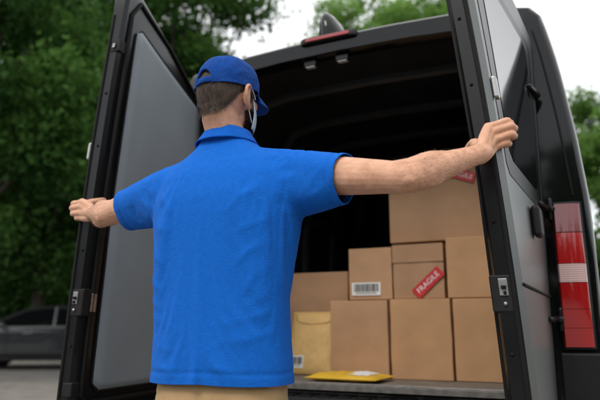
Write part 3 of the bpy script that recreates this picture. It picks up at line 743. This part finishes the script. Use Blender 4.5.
# rear doors
def door_top(w): return 2.10+.19*math.sin(min(1, w/DL)*math.pi/2*.9)
def patch(D, w0, w1, z0, z1, o, r, nw=12, nzv=30, topfollow=0):
    P = []
    for t in np.linspace(0, 1, nzv):
        z = z0+(z1-z0)*t; dz = min(z-z0, z1-z); ins = 0
        if dz < r: ins = r-math.sqrt(max(0, r*r-(r-dz)**2))
        P.append([D.p(w, o, z+topfollow*(w-w1)*t) for w in np.linspace(w0+ins, w1-ins, nw)])
    return MB().grid(P)
def make_door(D):
    ws = [0, .018, .06, .2, .4, .6, .73, .772, DL]; nzv = 36
    def sheetp(of, oe):
        rows = []
        tt = [0, .012]+list(np.linspace(.04, .955, nzv-5))+[.97, .99, 1]
        for j, t in enumerate(tt):
            row = []
            for i, w in enumerate(ws):
                e = (i in (0, len(ws)-1)) or (j in (0, len(tt)-1))
                zt = door_top(w); z = .70+(zt-.70)*t
                r = .09; wl = w
                dz = zt-z
                if dz < r: wl = min(w, DL-(r-math.sqrt(max(0, r*r-(r-dz)**2))) - (DL-w)*.2)
                row.append(D.p(wl, oe if e else of, z))
            rows.append(row)
        return rows
    o_ = sheetp(0, .014); i_ = sheetp(.07, .06)
    mb = MB(); mb.grid(o_); m_, n_ = len(o_), len(o_[0]); base = len(mb.v); mb.grid(i_)
    idx = [(0, j) for j in range(n_)]+[(i, n_-1) for i in range(1, m_)]+[(m_-1, j) for j in range(n_-2, -1, -1)]+[(i, 0) for i in range(m_-2, 0, -1)]
    for q in range(len(idx)):
        a = idx[q]; b = idx[(q+1) % len(idx)]
        mb.f.append((a[0]*n_+a[1], b[0]*n_+b[1], base+b[0]*n_+b[1], base+a[0]*n_+a[1]))
    dr = obj('rear_door', mb, M['sidepaint'], van, sharp=30)
    dr.data.materials.append(M['black'])
    for pl in dr.data.polygons:
        nn = A(*pl.normal)[:2]
        if nn.dot(D.e1) < .55: pl.material_index = 1
    return dr
for sg, D in ((1, DR_), (-1, DLf)):
    dr = make_door(D)
    dr['label'] = 'right rear door seen from outside, grey with a dark window' if sg > 0 else 'left rear door seen from inside, black with grey trim panel'
    P = D.p
    obj('inner_panel', patch(D, .035, .690, .775, 2.145, .074, .035, nzv=60, topfollow=.17), M['panel'], dr, solid=.006, soloff=0)
    obj('panel_rim', MB().tube([P(.031, .072, .80), P(.031, .072, 1.5), P(.031, .072, 2.0), P(.07, .072, 2.045), P(.65, .072, 2.145), P(.694, .072, 2.11), P(.694, .072, 1.4), P(.694, .072, .80), P(.665, .072, .771), P(.06, .072, .771), P(.031, .072, .80)], .005, 8), M['rubber'], dr)
    obj('door_seal', MB().tube([P(.015, .072, .74), P(.015, .072, 1.4), P(.015, .072, 2.05), P(.08, .072, 2.095), P(.4, .072, 2.195), P(.69, .072, 2.24), P(.742, .072, 2.17), P(.742, .072, 1.4), P(.742, .072, .76), P(.71, .072, .735), P(.015, .072, .735)], .009, 8), M['rubber'], dr)
    obj('window_surround', patch(D, .06, .735, 1.40, 2.12, -.0015, .03, topfollow=.1), M['black'], dr)
    obj('door_window', patch(D, .13, .66, 1.46, 2.07, -.003, .05, topfollow=.1), M['glass'], dr)
    obj('waist_strip', MB().tube([P(.03, -.001, 1.10), P(.4, -.001, 1.10), P(.77, -.001, 1.10)], .005, 8), M['rubber'], dr)
    def bx(w0, w1, o0, o1, z0, z1):
        mb = MB(); v = [P(w, o, z) for z in (z0, z1) for w, o in ((w0, o0), (w1, o0), (w1, o1), (w0, o1))]
        return mb.add(v, [(0,3,2,1),(4,5,6,7),(0,1,5,4),(1,2,6,5),(2,3,7,6),(3,0,4,7)])
    lk = obj('door_lock', bx(.718, DL+.002, .022, .078, 1.03, 1.125), M['plastic'], dr, bevel=.006)
    obj('latch_plate', bx(DL+.002, DL+.005, .034, .056, 1.072, 1.115), M['steel'], lk, bevel=.002)
    obj('latch_jaw', bx(DL+.004, DL+.012, .038, .050, 1.088, 1.098), M['black'], lk, bevel=.002)
    obj('latch_jaw', bx(DL+.004, DL+.010, .039, .046, 1.074, 1.084), M['black'], lk, bevel=.002)
    obj('latch_bolt', MB().ellipsoid(P(DL+.003, .045, 1.052), (.006, .006, .006), nu=12, nv=8), M['steel'], lk)
    obj('latch_cover', bx(.724, .752, .078, .083, 1.045, 1.11), M['steel'], lk, bevel=.003)
    st = obj('upper_catch', bx(.75, DL+.003, .032, .075, 2.0, 2.05), M['plastic'], dr, bevel=.006)
    obj('catch_bolt', bx(DL+.003, DL+.010, .045, .056, 2.015, 2.03), M['steel'], st)
    obj('lower_catch', bx(.75, DL+.003, .032, .075, .76, .81), M['plastic'], dr, bevel=.006)
    obj('edge_strip', MB().tube([P(DL+.0, .022, .76), P(DL, .022, 1.3), P(DL, .022, 1.7), P(DL, .022, 2.15)], .006, 8, k=3), M['rubber'], dr)
    for z in (.93, 1.26, 1.64, 1.84):
        obj('plug', MB().ellipsoid(P(DL+.0005, .046, z), (.005, .005, .005), nu=12, nv=8), M['rubber'], dr)
    obj('outer_latch', bx(.745, .772, -.016, -.001, 1.60, 1.665), M['alu'], dr, bevel=.006)
    obj('pull_handle', bx(.33, .40, -.03, -.002, 1.27, 1.37), M['plastic'], dr, bevel=.012)
    for z in (1.02, 1.42, 1.86):
        x_ = hwz(z)-.138
        hg = obj('hinge', MB().tube([A(sg*x_, -.004, z), A(sg*(x_+.006), -.028, z), P(.03, -.012, z), P(.14, -.006, z)], [.013, .013, .012, .010], 8, k=3), M['black'], dr)
        obj('hinge_pin', MB().tube([A(sg*x_, -.022, z-.034), A(sg*x_, -.022, z+.034)], .010, 10), M['black'], hg)

# ------------------------------------------------------------------ parcels
def to_van(o, u, v, z, rz=0):
    o.location = tuple(v2w((u, v, z))); o.rotation_euler = (0, 0, VY+R(rz))
def label_part(parent, x, z, w, h, y, ang=0, m='white', bars=True, seed=1, text=None, surf=None):
    rt = lambda px, pz: (x+px*math.cos(ang)-pz*math.sin(ang), z+px*math.sin(ang)+pz*math.cos(ang))
    def q(mb, x0, x1, z0, z1, lift, nx=2, ny=2):
        rows = []
        for b_ in np.linspace(z0, z1, ny):
            row = []
            for a_ in np.linspace(x0, x1, nx):
                X_, Z_ = rt(a_, b_); row.append(A(X_, (surf(X_, Z_) if surf else y)-lift, Z_))
            rows.append(row)
        mb.grid(rows)
    k_ = 8 if surf else 2
    mb = MB(); q(mb, -w/2, w/2, -h/2, h/2, .0015, k_, k_)
    lb = obj('warning_sticker' if text else 'shipping_label', mb, M[m], parent, recalc=False)
    if bars:
        rd = random.Random(seed); mb = MB(); px = -w*.42
        while px < w*.42:
            bw = rd.choice([.0012, .002, .003, .0038])*w/.14
            q(mb, px, min(px+bw, w*.43), -h*.22, h*.40, .0028, 2, k_)
            px += bw+rd.choice([.0012, .002, .003])*w/.14
        for i in range(9):
            a0 = -w*.34+i*w*.08
            q(mb, a0, a0+w*.04, -h*.38, -h*.28, .0028)
        obj('barcode', mb, M['ink'], lb, recalc=False)
    if text:
        t = text_mb(text, h*.66); mb = MB()
        sx = min(1.0, .9*w/(max(p[0] for p in t.v)-min(p[0] for p in t.v)))
        mb.add([(rt(p[0]*sx, p[1])[0], y-.0028, rt(p[0]*sx, p[1])[1]) for p in t.v], t.f)
        obj('lettering', mb, M['white'], lb, recalc=False)
    return lb
def carton(label, u0, u1, v0, v1, z0, z1, ci=0, rz=0, flap=False):
    w, d, h = (u1-u0)/2, (v1-v0)/2, z1-z0
    bm = bmesh.new(); bmesh.ops.create_cube(bm, size=2); bmesh.ops.subdivide_edges(bm, edges=bm.edges[:], cuts=7, use_grid_fill=True)
    sd = random.random()*50
    for v in bm.verts:
        x, y, z = v.co
        on = [abs(abs(c)-1) < 1e-4 for c in (x, y, z)]
        k = .009*(nz(x*1.3+sd, y*1.3, z*1.3)+.2)
        bx_, by_, bz_ = (1-x*x), (1-y*y), (1-z*z)
        c = A(x*w, y*d, (z+1)/2*h)
        if on[0] and not on[1]: c[0] += math.copysign(k*by_*bz_, x)
        if on[1] and not on[0]: c[1] += math.copysign(k*bx_*bz_, y)
        c[0] += .0022*nz(x*2+sd, y*2, z*3); c[1] += .0022*nz(y*2, x*2+sd, z*3)
        if z > .99: c[2] -= .0015*abs(nz(x*2+sd, y*3, 4))
        v.co = c
    me = bpy.data.meshes.new('cardboard_box'); bm.to_mesh(me); bm.free()
    o = link('cardboard_box', me, CB[ci], None, bevel=.004, sharp=0)
    to_van(o, (u0+u1)/2, (v0+v1)/2, z0, rz)
    tag(o, label, 'box', 'cardboard boxes stacked in the van')
    if flap:
        obj('flap', MB().box((-w-.001, -d-.006, h-flap), (w+.001, -d-.0008, h+.001)), CB[ci], o, bevel=.0015)
    return o, d, h
b, d, h = carton('tall brown box at the left behind the padded envelopes, beside the courier', -.66, -.209, .60, 1.03, .758, 1.279, 2, 1)
b, d, h = carton('brown box on the van floor, leftmost of the bottom row of three', -.218, .074, .385, .58, .758, 1.117, 0, -1)
b, d, h = carton('brown box on the van floor, middle of the bottom row of three', .083, .363, .385, .73, .758, 1.119, 1, .6)
b, d, h = carton('brown box on the van floor, rightmost of the bottom row of three', .372, .625, .40, .72, .758, 1.118, 1, 0)
b, d, h = carton('small brown box with a barcode label, upper row at the left', -.135, .083, .425, .70, 1.121, 1.372, 0, 1.5)
label_part(b, -.02, .052, .145, .062, -d-.004, seed=4)
b, d, h = carton('small brown box with a red FRAGILE sticker, middle of the upper row', .094, .338, .43, .75, 1.121, 1.378, 2, -1, flap=.085)
label_part(b, .048, .075, .165, .054, -d-.007, ang=R(42), m='redlabel', bars=False, text='FRAGILE')
b, d, h = carton('plain brown box, rightmost of the upper row, under the big box', .352, .60, .41, .73, 1.121, 1.398, 1, 0)
b, d, h = carton('biggest brown box lying on top of the stack near the van ceiling', .062, .575, .50, .95, 1.400, 1.80, 2, 0)
label_part(b, .105, .315, .14, .05, -d-.008, ang=R(-20), m='redlabel', bars=False, text='FRAGILE')
def mailer(w, h, t, seed, wa=1):
    def e_(i, j): return ((1-i**4)*(1-j**4))**.7
    def wob(i, j): return 1+wa*(.35*nz(i*2+seed, j*2, 1)+.3*nz(i*6+seed, j*6, 4))
    def front(i, j): return -t*e_(i, j)*wob(i, j)*.6-.0008
    P1, P2 = [], []; L = np.linspace(-1, 1, 33); N = 33
    for j in L:
        r1, r2 = [], []
        for i in L:
            wx = i*w/2*(1-.03*(1-j*j))
            zz = (j+1)/2*h*(1+.012*nz(i*2, seed, 2))
            r1.append(A(wx, front(i, j), zz)); r2.append(A(wx, t*e_(i, j)*wob(i, j)*.4+.0008, zz))
        P1.append(r1); P2.append(r2)
    mb = MB(); mb.grid(P1); nn = len(mb.v); mb.grid([r[::-1] for r in P2])
    idx = [(0, j) for j in range(N)]+[(i, N-1) for i in range(1, N)]+[(N-1, j) for j in range(N-2, -1, -1)]+[(i, 0) for i in range(N-2, 0, -1)]
    for q in range(len(idx)):
        a, b = idx[q], idx[(q+1) % len(idx)]
        mb.f.append((a[0]*N+a[1], nn+a[0]*N+N-1-a[1], nn+b[0]*N+N-1-b[1], b[0]*N+b[1]))
    return mb, lambda x, z: front(max(-1, min(1, x/w*2)), max(-1, min(1, z/h*2-1)))
mb, sf = mailer(.26, .335, .042, 3, .6)
e = obj('padded_envelope', mb, M['kraft'], None)
tag(e, 'tan padded envelope standing upright against the tall box', 'envelope')
to_van(e, -.362, .43, .762, 2); e.rotation_euler[0] = R(-24)
label_part(e, -.062, .055, .08, .06, 0, seed=9, surf=sf)
rows = []
for t in np.linspace(0, 1, 9):
    z = .254+.07*t; hw_ = .08+.038*t**.6
    rows.append([A(x, sf(x, z)-.0012-.0018*(1-t), z+.010*(x/hw_)**2*(1-t)) for x in np.linspace(-hw_, hw_, 13)])
obj('flap', MB().grid(rows), M['kraft'], e, solid=.001)
mb, sf = mailer(.34, .24, .032, 8)
e = obj('mailer_bag', mb, M['mailer'], None)
tag(e, 'yellow padded mailer lying flat on the van floor near the sill', 'envelope')
to_van(e, -.07, .11, .774, -4); e.rotation_euler[0] = R(-90)
label_part(e, .075, .10, .09, .14, 0, seed=12, surf=sf, bars=False)

# ------------------------------------------------------------------ camera, light, world
cam = bpy.data.cameras.new('camera'); co = bpy.data.objects.new('camera', cam); col.objects.link(co)
co.location = (0, 0, 1); co.rotation_euler = (R(90+11.8), 0, 0)
cam.sensor_width = 36; cam.lens = 36; cam.clip_start = .05; cam.clip_end = 2000
cam.dof.use_dof = True; cam.dof.focus_distance = 1.65; cam.dof.aperture_fstop = 2.4
S.camera = co
sun = bpy.data.lights.new('sun', 'SUN'); sun.energy = 1.5; sun.angle = R(20); sun.color = (1, .94, .86)
so = bpy.data.objects.new('sun', sun); col.objects.link(so)
az = R(212); el = R(52)     # light comes from behind-left of the camera
dirv = Vector((math.sin(az)*math.cos(el), math.cos(az)*math.cos(el), math.sin(el)))
so.rotation_euler = dirv.to_track_quat('Z', 'Y').to_euler(); so.location = (0, 0, 20)
w = bpy.data.worlds.new('World'); S.world = w; w.use_nodes = True; nt = w.node_tree
bg = nt.nodes['Background']; out = nt.nodes['World Output']
sky = nt.nodes.new('ShaderNodeTexSky'); sky.sky_type = 'NISHITA'; sky.sun_disc = False; sky.sun_elevation = el; sky.sun_rotation = az
nt.links.new(sky.outputs[0], bg.inputs['Color']); bg.inputs['Strength'].default_value = .05
b2 = nt.nodes.new('ShaderNodeBackground'); b2.inputs['Color'].default_value = (.98, .965, .93, 1); b2.inputs['Strength'].default_value = 1.25
ad = nt.nodes.new('ShaderNodeAddShader'); nt.links.new(bg.outputs[0], ad.inputs[0]); nt.links.new(b2.outputs[0], ad.inputs[1]); nt.links.new(ad.outputs[0], out.inputs['Surface'])
S.view_settings.view_transform = 'Standard'; S.view_settings.look = 'None'; S.view_settings.exposure = 0
